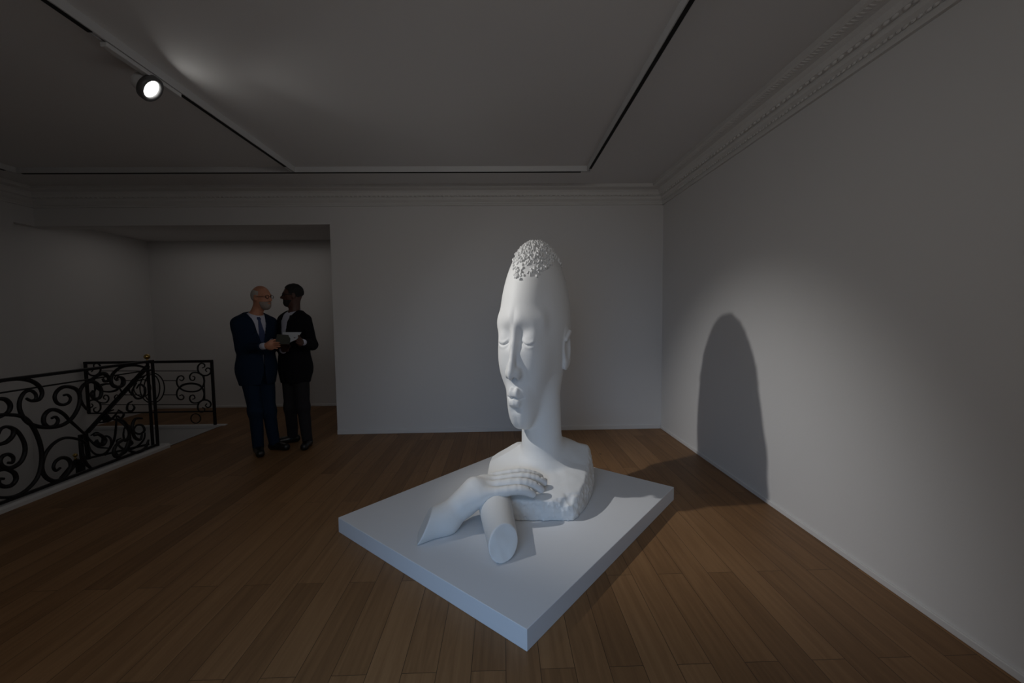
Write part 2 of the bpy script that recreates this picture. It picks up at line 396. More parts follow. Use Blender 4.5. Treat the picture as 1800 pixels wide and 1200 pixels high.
# ---------------------------------------------------------------- sculpture
HC = np.array((.258, 3.27)); HZ0 = .665; SX, SY, SZ = .81, .87, 1.40   # head centre, chin height, size
HA = PA+math.radians(11)                                                     # same turn as the plinth; local +y is the back
ch, sh = math.cos(HA), math.sin(HA)
def tol(P):
    x = P[0]-HC[0]; y = P[1]-HC[1]
    return [ch*x+sh*y, -(-sh*x+ch*y), P[2]]      # lateral (viewer right), forward (face), up
def head(Q):
    """head in canonical units: chin 0, crown 1, lateral q0, forward q1"""
    x = Q[0]/SX; y = Q[1]/SY; z = (Q[2]-HZ0)/SZ
    x = x*(1+.35*np.clip(.52-z, 0, .5))
    P = [x, y, z]; A = [np.abs(x), y, z]
    d = ell(P, (0, -.05, .53), (.325, .385, .47))
    d = smin(d, ell(P, (0, .09, .40), (.225, .30, .37)), .15)                 # face mass
    d = smin(d, cap(A, (.0, .27, .085), (.03, .27, .085), .085), .14)           # chin
    d = smin(d, cap(A, (.17, -.05, .22), (.04, .24, .075), .07, .06), .12)       # jaw line
    d = smin(d, ell(A, (.134, .240, .34), (.085, .10, .11)), .12)                # cheekbone
    d = smin(d, cap(A, (.05, .345, .545), (.20, .265, .550), .022, .020), .09)      # brow
    d = smax(d, -ell(A, (.105, .455, .482), (.080, .09, .045)), .07)               # socket
    d = smax(d, -ell(A, (.062, .435, .475), (.030, .060, .050)), .05)
    d = smin(d, ell(A, (.125, .284, .455), (.078, .080, .055)), .035)              # closed lid
    # lid line
    u = (A[0]-.128)/.058; zl = .430+.014*u*u-.004*u; win = np.clip((1.12-np.abs(u))*4, 0, 1)*(y > .1)
    d = d+win*(.0075*np.exp(-((z-zl)/.0050)**2)-.0060*np.exp(-((z-zl-.013)/.010)**2)-.0025*np.exp(-((z-zl+.012)/.007)**2))
    # nose
    n = chain(P, [(0, .350, .515), (0, .398, .43), (0, .436, .325), (0, .452, .292)], [.026, .022, .031, .037], .02)
    n = smin(n, ell(A, (.048, .408, .286), (.033, .046, .031)), .03)
    d = smin(d, n, .035)
    d = smax(d, -ell(A, (.030, .432, .256), (.020, .036, .016)), .010)            # nostril
    # muzzle and lips
    d = smin(d, ell(P, (0, .295, .165), (.115, .10, .085)), .06)
    d = smax(d, -cap(P, (0, .415, .245), (0, .420, .215), .012), .02)             # philtrum
    up = chain(A, [(0, .402, .178), (.03, .400, .183), (.090, .346, .160)], [.025, .025, .008], .01)
    lo = chain(A, [(0, .394, .132), (.035, .388, .134), (.088, .342, .153)], [.031, .028, .007], .01)
    d = smin(d, up, .014); d = smin(d, lo, .014)
    mz = .157+.004*np.cos(A[0]*60)*(A[0] < .09); d = d+.011*np.exp(-((z-mz)/.0055)**2)*np.clip((.104-A[0])*60, 0, 1)*(y > .1)
    d = smax(d, -ell(P, (0, .41, .092), (.06, .040, .014)), .03)
    # ears
    E_ = [np.abs(x), y-.35*(z-.40), z]
    e = ell(E_, (.318, -.075, .397), (.030, .085, .115)); e = smax(e, -ell(E_, (.352, -.045, .415), (.026, .050, .075)), .02)
    e = smin(e, cap(E_, (.345, -.02, .45), (.345, -.11, .49), .010, .012), .02)
    e = smin(e, ell(E_, (.315, -.035, .31), (.020, .035, .035)), .02)
    d = smin(d, e, .02)
    return d*.85
SPOLY = [(-.13, 2.72), (.20, 2.69), (.478, 2.685), (.60, 2.88), (.70, 3.12), (.76, 3.36), (.72, 3.66), (.45, 3.90), (.05, 3.80), (-.06, 3.60), (-.13, 3.30), (-.17, 2.95)]
def poly(P, pts):
    n = len(pts); d = None; x, y = P[0], P[1]
    for i in range(n):
        a = np.array(pts[i]); b = np.array(pts[(i+1) % n]); e = b-a; nn = np.array((e[1], -e[0]))/np.linalg.norm(e)
        q = (x-a[0])*nn[0]+(y-a[1])*nn[1]; d = q if d is None else smax(d, q, .05)
    return d
NB = np.array((.305, 3.21))      # foot of the neck
def chest(P):
    x, y, z = P
    zt = .240+.28*(y-2.69)+.05*np.clip((y-3.10)*4, 0, 1)
    zt = zt-.55*np.maximum(0, -.02-x)**1.5*(1+0*x)-1.5*np.maximum(0, y-3.30)**1.4-.35*np.maximum(0, x-.45)**1.5
    zt = np.minimum(zt, .435)-.55*np.maximum(0, .12-x)*np.clip((y-2.8)*3, 0, 1)+.012*np.exp(-((x-.50)**2+(y-3.2)**2)/.03)
    t = (z-zt)*.92
    p = poly(P, SPOLY)+.10*np.maximum(0, z-.14)*np.clip(-(x+.0)*6, 0, 1)+.22*np.maximum(0, z-.22)*np.clip((x-.25)*4, 0, 1)
    rough = .006*wob(P, 42)+.004*wob(P, 95, 2)+.003*wob(P, 190, 5)
    d = smax(t+.0015*wob(P, 50, 3), p+rough, .014)
    # chipped break along the right part of the front edge
    cx_ = np.clip((x-.10)/.5, 0, 1)
    c1 = (z-.250-.05*cx_)*.8-(y-2.685-.17*cx_**1.5)*.75+.012*wob(P, 38, 1)+.008*wob(P, 85, 3)
    d = smax(d, np.where(x > .04, c1, -1), .006)
    return smax(d, PT+.003-P[2], .003)
def bustf(P):
    Q = tol(P); d = head(Q)
    N_ = [P[0]-NB[0], P[1]-NB[1], P[2]]
    nk = cap(N_, (0, 0, .36), (.0, .02, .95), .160, .148)
    nk = smin(nk, ell(N_, (.0, .03, .34), (.22, .22, .08)), .08)
    nk = smin(nk, ell(N_, (.13, .12, .40), (.14, .14, .08)), .12)
    c = smin(chest(P), nk, .055)
    return smin(d, c, .035)
scu = empty('sculpture', (HC[0], HC[1], PT), label='tall white elongated head with closed eyes and severed forearms, on the plinth', cat='sculpture')
implicit('bust', bustf, (-.34, 2.6, PT-.02), (.86, 4.0, 2.12), (.0075, .0075, .009), M['marble'], scu)
# cropped curls on the crown
cu = MB(); r2 = random.Random(3); k = 0
def surf_point(th, z):
    t = np.linspace(0, .6, 600); Q = [t*math.sin(th)*1.0, -.05*SY+t*math.cos(th), np.full(600, z)]
    v = head(Q); i = int(np.argmax(v > 0)); return np.array((Q[0][i], Q[1][i], z))
def unl(Q): return np.array((HC[0]+ch*Q[0]+sh*Q[1], HC[1]+sh*Q[0]-ch*Q[1], Q[2]))
while k < 780:
    th = r2.uniform(-math.pi, math.pi); u = r2.random()**.8
    if -2.2 < th < -.1 and r2.random() < .0: continue
    # hairline: lower at the back and sides, with a soft point in front
    zl = 1.735-.08*max(0, -math.cos(th))+(.34*min(1, (-.12-th)/.9) if -2.0 < th < -.12 else 0)+.16*max(0, min(1, th-.35))
    z = zl+(2.062-zl)*u
    if z > 2.055 or zl > 2.03: continue
    p = surf_point(th, z); a = r2.uniform(-.9, .9); L = r2.uniform(.014, .034); r = r2.uniform(.0045, .0085)
    q = surf_point(th+L*math.sin(a)/.25, min(z+L*1.3*math.cos(a), 2.058)); m = (p+q)/2; m = m+np.array((math.sin(th), math.cos(th), .3))*.005
    m = m+np.array((r2.uniform(-.006, .006), r2.uniform(-.006, .006), r2.uniform(-.004, .004)))
    cu.tube([unl(p), unl(p*.5+m*.5+(m-p)*.15), unl(m), unl(q*.5+m*.5+(m-q)*.15), unl(q)], [r*.6, r*1.05, r*1.2, r, r*.5], 6); k += 1
cu.build('hair', M['marble'], scu, smooth=True, label='textured cropped curls on the crown', kind='stuff')

def spline(q, rs, n=3):
    q = [np.array(p) for p in q]; e = [2*q[0]-q[1]]+q+[2*q[-1]-q[-2]]; o = []; r = []
    for i in range(1, len(e)-2):
        for t in np.linspace(0, 1, n, endpoint=False):
            o.append(.5*(2*e[i]+(e[i+1]-e[i-1])*t+(2*e[i-1]-5*e[i]+4*e[i+1]-e[i+2])*t*t+(-e[i-1]+3*e[i]-3*e[i+1]+e[i+2])*t**3)); r.append(rs[i-1]*(1-t)+rs[i]*t)
    return o+[q[-1]], r+[rs[-1]]
# hand and forearm laid over the other arm
def J(x, y, Y): return tuple(W(x, y, Y))
fing = [  # knuckle, middle joint, end joint, tip; nearest (index) first
 ([(856, 868, 2.64), (905, 861, 2.66), (925, 863, 2.67), (936, 868, 2.68)], [.034, .032, .029, .025]),
 ([(858, 855, 2.72), (912, 848, 2.73), (938, 853, 2.74), (951, 860, 2.75)], [.034, .032, .029, .025]),
 ([(862, 846, 2.80), (916, 838, 2.81), (943, 842, 2.82), (957, 848, 2.83)], [.033, .030, .027, .024]),
 ([(867, 838, 2.88), (910, 830, 2.89), (936, 833, 2.90), (950, 838, 2.91)], [.032, .028, .025, .022])]
wr = J(817, 882, 2.67); md = J(783, 912, 2.60); el = J(722, 930, 2.49)
def arm1(P):
    n = (.3, -.25, .92)
    d = chain(P, [el, md, wr], [.105, .088, .074], .06)
    d = smin(d, chain(P, [wr, J(836, 862, 2.71), J(854, 855, 2.76)], [.074, .080, .05], .05), .06)
    d = smin(d, chain(P, [J(815, 885, 2.64), J(845, 872, 2.65), J(860, 867, 2.66)], [.066, .050, .036], .03), .05)
    d = smin(d, chain(P, [J(818, 876, 2.74), J(850, 850, 2.82), J(862, 842, 2.86)], [.06, .052, .034], .03), .05)
    d = smin(d, ell(P, J(846, 860, 2.76), (.12, .15, .05)), .05)
    fs = None
    for pts, rs in fing:
        q = [J(*p) for p in pts]; qs, r_s = spline(q, rs); f = chain(P, qs, r_s, .006)
        nl = np.array(q[3])*.55+np.array(q[2])*.45+np.array((.004, -.004, .030)); f = smax(f, -ell(P, nl, (.012, .011, .004)), .006)
        fs = f if fs is None else smin(fs, f, .010)
    d = smin(d, fs, .022)
    # thumb, tucked down along the far side of the lower arm
    d = smin(d, chain(P, [J(838, 875, 2.66), J(866, 884, 2.70), J(892, 884, 2.74), J(908, 880, 2.76)], [.045, .036, .032, .026], .01), .03)
    a = np.array(W(758, 893, 2.58)); b = np.array(W(733, 953, 2.47))     # slanting cut at the elbow end
    t = b-a; t /= np.linalg.norm(t); m = np.cross(t, np.array((-.15, 1., 0))); m /= np.linalg.norm(m)
    if m[0] > 0: m = -m
    cut = (P[0]-a[0])*m[0]+(P[1]-a[1])*m[1]+(P[2]-a[2])*m[2]
    d = smax(d, cut, .008)
    return smax(d, PT+.003-P[2], .004)
implicit('arm', arm1, (-.75, 2.3, PT-.02), (.30, 3.05, .62), .0065, M['marble'], scu)
def arm2(P):
    a = np.array((-.078, 2.85, .232)); b = np.array((.028, 2.0, .178))
    d = cap(P, tuple(a), tuple(b), .118, .074)
    n = np.array((.42, -.80, .40)); n /= np.linalg.norm(n); q = np.array((-.072, 2.195, PT+.012))
    cut = (P[0]-q[0])*n[0]+(P[1]-q[1])*n[1]+(P[2]-q[2])*n[2]
    d = smax(d, cut+.0025*wob(P, 60), .006)
    return smax(d, PT+.003-P[2], .004)
implicit('arm', arm2, (-.3, 1.9, PT-.02), (.2, 3.0, .42), .0065, M['marble'], scu)

# ---------------------------------------------------------------- wrought iron balustrades
def smooth_pts(p, n=6):
    """Catmull-Rom through traced points"""
    p = [np.array(q, float) for q in p]; p = [2*p[0]-p[1]]+p+[2*p[-1]-p[-2]]; out = []
    for i in range(1, len(p)-2):
        for t in np.linspace(0, 1, n, endpoint=False):
            out.append(.5*((2*p[i])+(-p[i-1]+p[i+1])*t+(2*p[i-1]-5*p[i]+4*p[i+1]-p[i+2])*t*t+(-p[i-1]+3*p[i]-3*p[i+1]+p[i+2])*t**3))
    return out+[p[-2]]
def Z4(a): return (a[0]/4, 600+a[1]/4)
def scroll(pts, plane, r, par, fade=True, name='scroll', n=6, flat=.8):
    ax, v = plane
    q = smooth_pts(pts, n); q = [(WX(*Z4(a), v) if ax == 'x' else W(*Z4(a), v)) for a in q]
    for a in q: a[0 if ax == 'x' else 1] = v
    m = len(q); rr = [r*(.75+.5*math.sin(math.pi*i/(m-1))) for i in range(m)] if fade else r
    return MB().tube(q, rr, 8).build(name, M['iron'], par, smooth=True)
BX = HX0
near = empty('balustrade', (BX, CY-.08, .05), label='black wrought iron balustrade with large scrolls on the near stairwell curb', cat='balustrade')
y0, y1 = 1.15, CY-.085
def flatbar(mb, a, b, w_, t_, side=(1, 0, 0)):
    a = np.array(a, float); b = np.array(b, float); d = (b-a)/np.linalg.norm(b-a); s = np.array(side, float); u = np.cross(s, d); u /= np.linalg.norm(u)
    n = len(mb.V)
    for p in (a, b):
        for i, j in ((-1, -1), (1, -1), (1, 1), (-1, 1)): mb.V.append(tuple(p+s*w_/2*i+u*t_/2*j))
    mb.F += [(n, n+1, n+2, n+3), (n+7, n+6, n+5, n+4)]+[(n+i, n+4+i, n+4+(i+1) % 4, n+(i+1) % 4) for i in range(4)]
    return mb
flatbar(MB(), (BX, y0, 1.022), (BX, y1, 1.022), .05, .026).build('handrail', M['iron'], near, bevel=.006)
flatbar(MB(), (BX, y0, .068), (BX, y1, .068), .022, .022).build('bottom_rail', M['iron'], near)
flatbar(MB(), (BX, y0, .925), (BX, y1, .925), .016, .012).build('middle_rail', M['iron'], near)
for yy in (y0+.012, y1-.0): flatbar(MB(), (BX, yy, .05), (BX, yy, 1.012), .020, .024).build('post', M['iron'], near)
NX = ('x', BX)
scr = [
 [(185,400),(215,416),(250,405),(250,370),(215,345),(170,360),(138,420),(142,490),(185,560),(250,593),(340,604),(430,590),(500,545),(548,470),(562,400),(548,348),(505,322),(445,320),(402,348),(384,390),(400,430),(440,445),(482,430),(495,398),(475,375),(447,378)],
 [(-180,420),(-120,340),(-60,300),(0,278),(70,266),(150,264),(225,280),(275,315),(296,365),(275,408),(225,418),(188,402)],
 [(600,655),(545,605),(490,555),(450,512),(400,483),(350,483),(312,520),(308,570),(340,600),(388,590),(408,555),(390,530),(362,540)],
 [(610,720),(560,690),(460,677),(380,715),(320,790),(295,880),(315,945),(370,980),(430,968),(490,900),(495,850),(470,822),(430,818),(390,845),(376,885),(395,908),(425,888)],
 [(-230,560),(-130,530),(-40,518),(70,515),(160,530),(220,585),(265,670),(290,760),(290,860),(260,960),(190,1040),(110,1085),(30,1097),(-60,1090)],
 [(-20,670),(10,612),(60,600),(120,630),(165,700),(176,770),(150,840),(100,880),(50,890),(10,872),(0,838),(20,805),(60,793),(92,815),(88,850),(55,852)],
 [(-40,925),(0,905),(50,900),(100,925),(112,970),(80,1010),(30,1020),(-8,1000),(-2,968),(28,965)],
 [(-90,470),(-50,415),(0,402),(45,412),(72,450),(60,492),(20,520),(-30,545)],
 [(-60,735),(0,722),(50,703),(90,660),(92,620),(62,604)],
 [(612,480),(575,430),(560,370),(580,315),(630,283),(680,295),(712,345),(700,395),(660,400),(640,370),(655,345)],
 [(600,300),(660,255),(720,228),(758,245),(765,272),(735,280),(722,262)],
 [(1030,185),(950,168),(860,178),(800,220),(780,270),(795,310),(835,320),(870,300),(868,262),(835,250),(815,270)],
 [(660,660),(700,655),(740,690),(725,725),(690,715),(680,690)],
 [(560,700),(575,780),(600,850),(650,900)],
 [(820,545),(870,560),(905,620),(905,690),(880,760),(830,810),(800,790),(810,740),(850,700),(900,690),(930,715),(905,735)],
 [(1000,540),(950,545),(930,600),(945,670),(985,690),(1000,650)],
 [(900,765),(960,780),(1020,750),(1045,690)],
]
for s_ in scr: scroll(s_, NX, .0135, near)
# the panel goes on past the left edge of the picture
for s_ in scr[:6]:
    q = smooth_pts(s_); q = [WX(*Z4(a), BX) for a in q]
    for a in q: a[0] = BX; a[1] = 2*3.12-a[1]
    q = [a for a in q if a[1] > y0+.02]
    if len(q) > 4: MB().tube(q, .0135, 8).build('scroll', M['iron'], near, smooth=True)
# stair railing going down from the corner
ny = CY-.05
def WS(a): p = W(*Z4(a), ny); p[1] = ny; return p
stair = empty('stair_railing', (BX-.03, ny, -.02), label='black wrought iron stair railing sloping down from brass ball newel', cat='railing')
flatbar(MB(), WS((1040,172)), WS((612,640)), .045, .034, (0, 1, 0)).build('handrail', M['iron'], stair, bevel=.006)
flatbar(MB(), WS((600,632)), WS((622,828)), .03, .03, (0, 1, 0)).build('post', M['iron'], stair)
flatbar(MB(), WS((622,820)), WS((1045,722)), .022, .022, (0, 1, 0)).build('bottom_rail', M['iron'], stair)
nw = MB(); nb = np.array((BX-.085, ny, 0.0)); flatbar(nw, nb+(0, 0, -.02), nb+(0, 0, 1.0), .024, .024, (0, 1, 0)); nwo = nw.build('newel_post', M['iron'], stair, bevel=.004)
MB().lathe(nb+(0, 0, 1.0), (0, 0, 1), [(.0, 0), (.022, 0), (.024, .008), (.012, .016), (.008, .03), (.009, .038), (.0, .04)], 20).ball(nb+(0, 0, 1.068), .030, 20, 12).build('finial', M['brass'], stair, smooth=True, label='brass ball finial')
NS = ('y', ny)
for s_ in ([(960,290),(930,350),(960,400),(1010,385),(1020,330),(985,300),(960,330)],
           [(640,660),(680,640),(720,670),(715,715),(690,735),(665,715),(680,690)],
           [(720,700),(740,665),(775,680),(780,730),(740,785),(680,795),(640,765),(625,730)],
           [(820,520),(815,600),(805,680),(780,740),(740,800)],
           [(930,420),(900,440),(895,480),(925,490),(945,465),(930,440)],
           [(690,540),(740,500),(800,480)], [(700,570),(760,560),(800,530),(830,490)], [(740,500),(780,540),(840,560),(900,620),(915,700),(890,770),(840,800),(805,770)],
           [(600,650),(640,700),(690,740),(760,750)], [(930,380),(905,330),(935,270),(985,255),(1020,240)],
           [(870,620),(890,590),(910,600),(905,660),(880,700),(868,660),(872,620)],
           [(940,620),(960,590),(1000,590),(1015,625),(985,650),(950,640),(940,615)],
           [(1020,640),(1010,690),(960,740),(900,760),(850,745),(820,700),(850,680)],
           [(830,480),(870,510),(850,540),(825,520)]): scroll(s_, NS, .010, stair, n=5)
rs = MB(); c = WS((745, 540))
for k in range(6):
    a = k*math.pi/3; rs.ball(c+np.array((.032*math.cos(a), 0, .032*math.sin(a))), (.022, .012, .022), 10, 6)
rs.ball(c, (.016, .022, .016), 10, 6).build('rosette', M['iron'], stair, smooth=True)
# lower flight railing, seen through the scrolls
low = empty('lower_stair_railing', tuple(WS((575, 930))), label='lower black stair railing with brass ball, seen through the balustrade scrolls', cat='railing')
flatbar(MB(), WS((565,655)), WS((585,925)), .03, .03, (0, 1, 0)).build('post', M['iron'], low)
flatbar(MB(), WS((545,830)), WS((555,960)), .03, .03, (0, 1, 0)).build('post', M['iron'], low)
flatbar(MB(), WS((545,835)), WS((440,960)), .05, .04, (0, 1, 0)).build('handrail', M['iron'], low)
b = WS((529, 800)); MB().lathe(b+(0, 0, -.05), (0, 0, 1), [(0, 0), (.018, 0), (.008, .02), (.008, .03)], 16).ball(b, .022, 16, 10).build('finial', M['brass'], low, smooth=True, label='brass ball finial')
# far balustrade
fy = HY1-.02
far = empty('balustrade', (-4.0, fy, .014), label='black wrought iron balustrade with small paired scrolls at the far edge of the stairwell', cat='balustrade')
def WF(a): p = W(*Z4(a), fy); p[1] = fy; return p
x0f, x1f = WF((605, 300))[0], -4.0
flatbar(MB(), (x0f, fy, .905), (x1f, fy, .905), .045, .034, (0, 1, 0)).build('handrail', M['iron'], far, bevel=.005)
flatbar(MB(), (x0f, fy, .205), (x1f, fy, .205), .02, .018, (0, 1, 0)).build('bottom_rail', M['iron'], far)
flatbar(MB(), (x0f+.01, fy, .205), (x0f+.01, fy, .9), .026, .03, (0, 1, 0)).build('post', M['iron'], far)
flatbar(MB(), (x1f-.01, fy, .014), (x1f-.01, fy, .9), .026, .03, (0, 1, 0)).build('post', M['iron'], far)
def fb(a, b): flatbar(MB(), WF(a), WF(b), .010, .010, (0, 1, 0)).build('inner_bar', M['iron'], far)
for yy in (207, 444): fb((700, yy), (1400, yy))
for yy in (275, 375): fb((860, yy), (1000, yy)); fb((1150, yy), (1240, yy))
fb((1435, 238), (1440, 412)); fb((662, 240), (668, 412))
def ring_(c, rx, ry, n=28): return [(c[0]+rx*math.cos(2*math.pi*k/n), c[1]+ry*math.sin(2*math.pi*k/n)) for k in range(n+1)]
NF = ('y', fy)
for c_, rx, ry in (((1070, 327), 86, 106), ((1068, 327), 55, 95), ((1376, 541), 34, 33), ((1342, 322), 76, 30), ((768, 328), 66, 28), ((1000, 327), 60, 60)):
    scroll(ring_(c_, rx, ry), NF, .0075, far, False, n=2)
A_ = [(1262,268),(1280,275),(1293,258),(1280,242),(1255,248),(1242,280),(1255,318),(1295,345),(1345,353),(1395,345),(1425,318),(1436,280),(1425,240),(1390,220),(1352,221),(1334,245),(1340,268),(1362,272),(1370,252),(1354,244)]
B_ = [(1422,186),(1438,178),(1436,160),(1412,154),(1392,175),(1394,210),(1420,236),(1455,238),(1480,220),(1480,196),(1460,186),(1445,200),(1455,213)]
for s_ in (A_, B_):
    for mx in (0, 1):
        for mz in (0, 1):
            q = [((2098-x) if mx else x, (650-y) if mz else y) for x, y in s_]
            scroll(q, NF, .009, far)

# ---------------------------------------------------------------- the two men
def person(name, label, head_c, face, feet, shc, sh_dir, arms, hip, knees, ankles, cols, bald):
    """head_c centre of the head; face = unit facing of the face; arms: per side (shoulder, elbow, wrist, [finger tips], thumb)"""
    par = empty(name, (float((feet[0][0]+feet[1][0])/2), float((feet[0][1]+feet[1][1])/2), 0), label=label, cat='person')
    f = np.array((*face, 0.)); f /= np.linalg.norm(f); l = np.array((-f[1], f[0], 0.))      # l = the person's left
    hc = np.array(head_c); s_ = np.array((*sh_dir, 0.)); s_ /= np.linalg.norm(s_)              # towards the person's left shoulder
    cf = np.array((s_[1], -s_[0], 0.))                                                    # chest facing
    shc = np.array(shc); hip = np.array(hip)
    def loc(P, c, a, b):
        x = [P[i]-c[i] for i in range(3)]
        return [x[0]*a[0]+x[1]*a[1], x[0]*b[0]+x[1]*b[1], x[2]]
    def torso(P, g=0.):
        Q = loc(P, (shc+hip)/2, s_, cf); hh = (shc[2]-hip[2])/2
        d = cap(Q, (-.11, -.01, hh-.050), (.11, -.01, hh-.050), .078+g, .078+g)
        d = smin(d, ell(Q, (0, .01, hh*.45), (.185+g, .125+g, .24)), .08)
        d = smin(d, ell(Q, (0, .01, -hh*.35), (.165+g, .125+g, .26)), .10)
        return smin(d, ell(Q, (0, -.005, -hh), (.175+g, .125+g, .16)), .10)
    def headf(P):
        Q = loc(P, hc, l, f); A = [np.abs(Q[0]), Q[1], Q[2]]
        d = ell(Q, (0, -.012, .030), (.076, .098, .098))
        d = smin(d, ell(Q, (0, .025, -.040), (.060, .070, .085)), .05)
        d = smin(d, ell(Q, (0, .060, -.098), (.028, .026, .024)), .04)
        d = smin(d, cap(Q, (0, .088, .010), (0, .112, -.026), .009, .014), .015)
        d = smin(d, ell(A, (.012, .098, -.034), (.010, .012, .008)), .008)
        d = smin(d, cap(A, (.012, .083, .026), (.045, .072, .026), .010), .02)
        d = smax(d, -ell(A, (.032, .098, .006), (.018, .018, .012)), .015)
        d = smin(d, ell(A, (.032, .074, .005), (.013, .013, .011)), .004)
        d = smin(d, cap(A, (0, .090, -.058), (.022, .080, -.060), .007, .004), .008)
        d = smin(d, cap(A, (0, .088, -.070), (.020, .079, -.067), .007, .004), .008)
        e = smax(ell(A, (.078, -.010, -.005), (.012, .022, .034)), -ell(A, (.090, -.004, .0), (.008, .012, .020)), .005)
        return smin(d, e, .006)
    nk0 = shc+np.array((0, 0, -.02)); nk1 = hc+(-.02*f)+np.array((0, 0, -.05))
    def hand(P, wr, tips, th, el):
        wr = np.array(wr); tips = [np.array(t) for t in tips]; mid = sum(tips)/4; dr = mid-wr; L = np.linalg.norm(dr); dr /= L
        ac = tips[3]-tips[0]; ac = ac-dr*(ac@dr); ac /= np.linalg.norm(ac)+1e-9; nn = np.cross(dr, ac)
        pc = wr+dr*L*.33
        d = cap(P, wr, tuple(wr+dr*L*.25), .026, .030)
        d = smin(d, cap(P, tuple(pc-ac*.020), tuple(pc+ac*.020), .024), .03)
        d = smin(d, cap(P, tuple(pc+dr*L*.14-ac*.026), tuple(pc+dr*L*.14+ac*.026), .015), .03)
        for i, t in enumerate(tips):
            k0 = pc+dr*L*.18+ac*(-.030+.020*i); k1 = k0*.5+t*.5+nn*.010
            d = smin(d, chain(P, [k0, k1, t], [.0105, .0095, .008], .003), .005)
        t0 = pc-ac*.022-dr*.02; th = np.array(th)
        return smin(d, chain(P, [t0, (t0+th)/2-ac*.014, th], [.015, .012, .009], .003), .012)
    def armf(P, a, g=0., full=True):
        S_, E_, W_ = a[0], a[1], a[2]; W2 = W_ if full else tuple(np.array(W_)*.93+np.array(E_)*.07)
        d = cap(P, S_, E_, .052+g, .043+g)
        return smin(d, cap(P, E_, W2, .046+g, .030+g*(1 if full else 1.25)), .03)
    def legf(P, i, g=0., full=True):
        hp = hip+s_*(.085 if i else -.085); k = np.array(knees[i]); a = np.array(ankles[i])
        d = cap(P, tuple(hp+np.array((0, 0, -.02))), tuple(k), .083+g, .056+g)
        return smin(d, cap(P, tuple(k), tuple(a), .056+g, .043+g), .05)
    def feetf(P, i, g=0.):
        a = np.array(ankles[i]); t = np.array(feet[i]); h_ = a.copy(); h_[2] = .045
        d = cap(P, tuple(h_), (t[0], t[1], .036), .042+g, .036+g)
        h2 = h_-(t-h_)/np.linalg.norm(t-h_)*.035; h2[2] = .042
        d = smin(d, cap(P, tuple(a), tuple(h2), .045, .040+g), .03)
        return smax(d, .002-P[2], .004)
    def body(P):
        d = smin(torso(P, -.02), cap(P, tuple(nk0), tuple(nk1), .062, .056), .04)
        d = smin(d, headf(P), .035)
        for a in arms: d = smin(d, armf(P, a, -.012), .03); d = smin(d, hand(P, a[2], a[3], a[4], a[1]), .01)
        for i in (0, 1): d = smin(d, legf(P, i, -.015), .03); d = smin(d, feetf(P, i, -.008), .02)
        return d
    allp = [hc]+[np.array(q) for a in arms for q in (a[0], a[1], a[2], *a[3])]+[np.array(q) for q in feet]+[np.array(k) for k in knees]
    lo = np.min(allp, 0)-.20; hi = np.max(allp, 0)+.20; lo[2] = -.02; hi[2] = hc[2]+.17
    implicit('body', body, lo, hi, (.011, .011, .011), cols['skin'], par)
    # jacket with an open V, sleeves, a hem below the hips
    vt = shc+cf*.12+np.array((0, 0, .03)); vb = (shc*.42+hip*.58)+cf*.12
    def vee(P, wide, g=0):
        Q = loc(P, shc, s_, cf); zt = .04; zb = vb[2]-shc[2]
        t = np.clip((Q[2]-zb)/(zt-zb), 0, 1.2); return smax(np.abs(Q[0])-wide*t-g, -(Q[1]-.0), .01)+np.where(Q[2] < zb, (zb-Q[2])*1.5, 0)
    hemz = hip[2]-.155
    def jacket(P):
        d = torso(P, .020); Q = loc(P, hip, s_, cf)
        sk = ell(Q, (0, .0, -.02), (.198, .148, .34)); d = smin(d, sk, .05)
        d = smax(d, hemz-P[2], .01)
        col = cap(P, tuple(shc+np.array((0, 0, -.045))), tuple(shc+cf*-.015+np.array((0, 0, .030))), .13, .085); d = smin(d, smax(col, P[2]-shc[2]-.055, .01), .06)
        d = smax(d, -vee(P, .080), .008)
        d = smax(d, -(smax(torso(P, .003), P[2]-(shc[2]-.03), .01)), .004); d = smax(d, -cap(P, tuple(nk0), tuple(nk1), .066), .004)                 # hollow over the shirt
        # front opening below the button
        Qh = loc(P, hip, s_, cf); sl = smax(np.abs(Qh[0])-.006-np.maximum(0, -(Qh[2]+.02))*.22, -Qh[1], .005); sl = smax(sl, P[2]-vb[2]+.05, .01); d = smax(d, -sl, .006)
        for a in arms: d = smin(d, smax(armf(P, a, .012, False), -np.float32(1)+0*P[0], .001), .035)
        for a in arms:
            W_ = np.array(a[2]); E_ = np.array(a[1]); ax = (W_-E_)/np.linalg.norm(W_-E_); c = W_-ax*.035
            cutp = (P[0]-c[0])*ax[0]+(P[1]-c[1])*ax[1]+(P[2]-c[2])*ax[2]; near_ = cap(P, tuple(W_), tuple(W_+ax*.08), .06)
            d = np.where(near_ < 0, smax(d, cutp, .006), d)
        return d+.0022*wob(P, 28)
    jk = implicit('jacket', jacket, (lo[0], lo[1], hemz-.03), (hi[0], hi[1], shc[2]+.12), (.010, .010, .010), cols['jacket'], par)
    # lapels
    lp = MB()
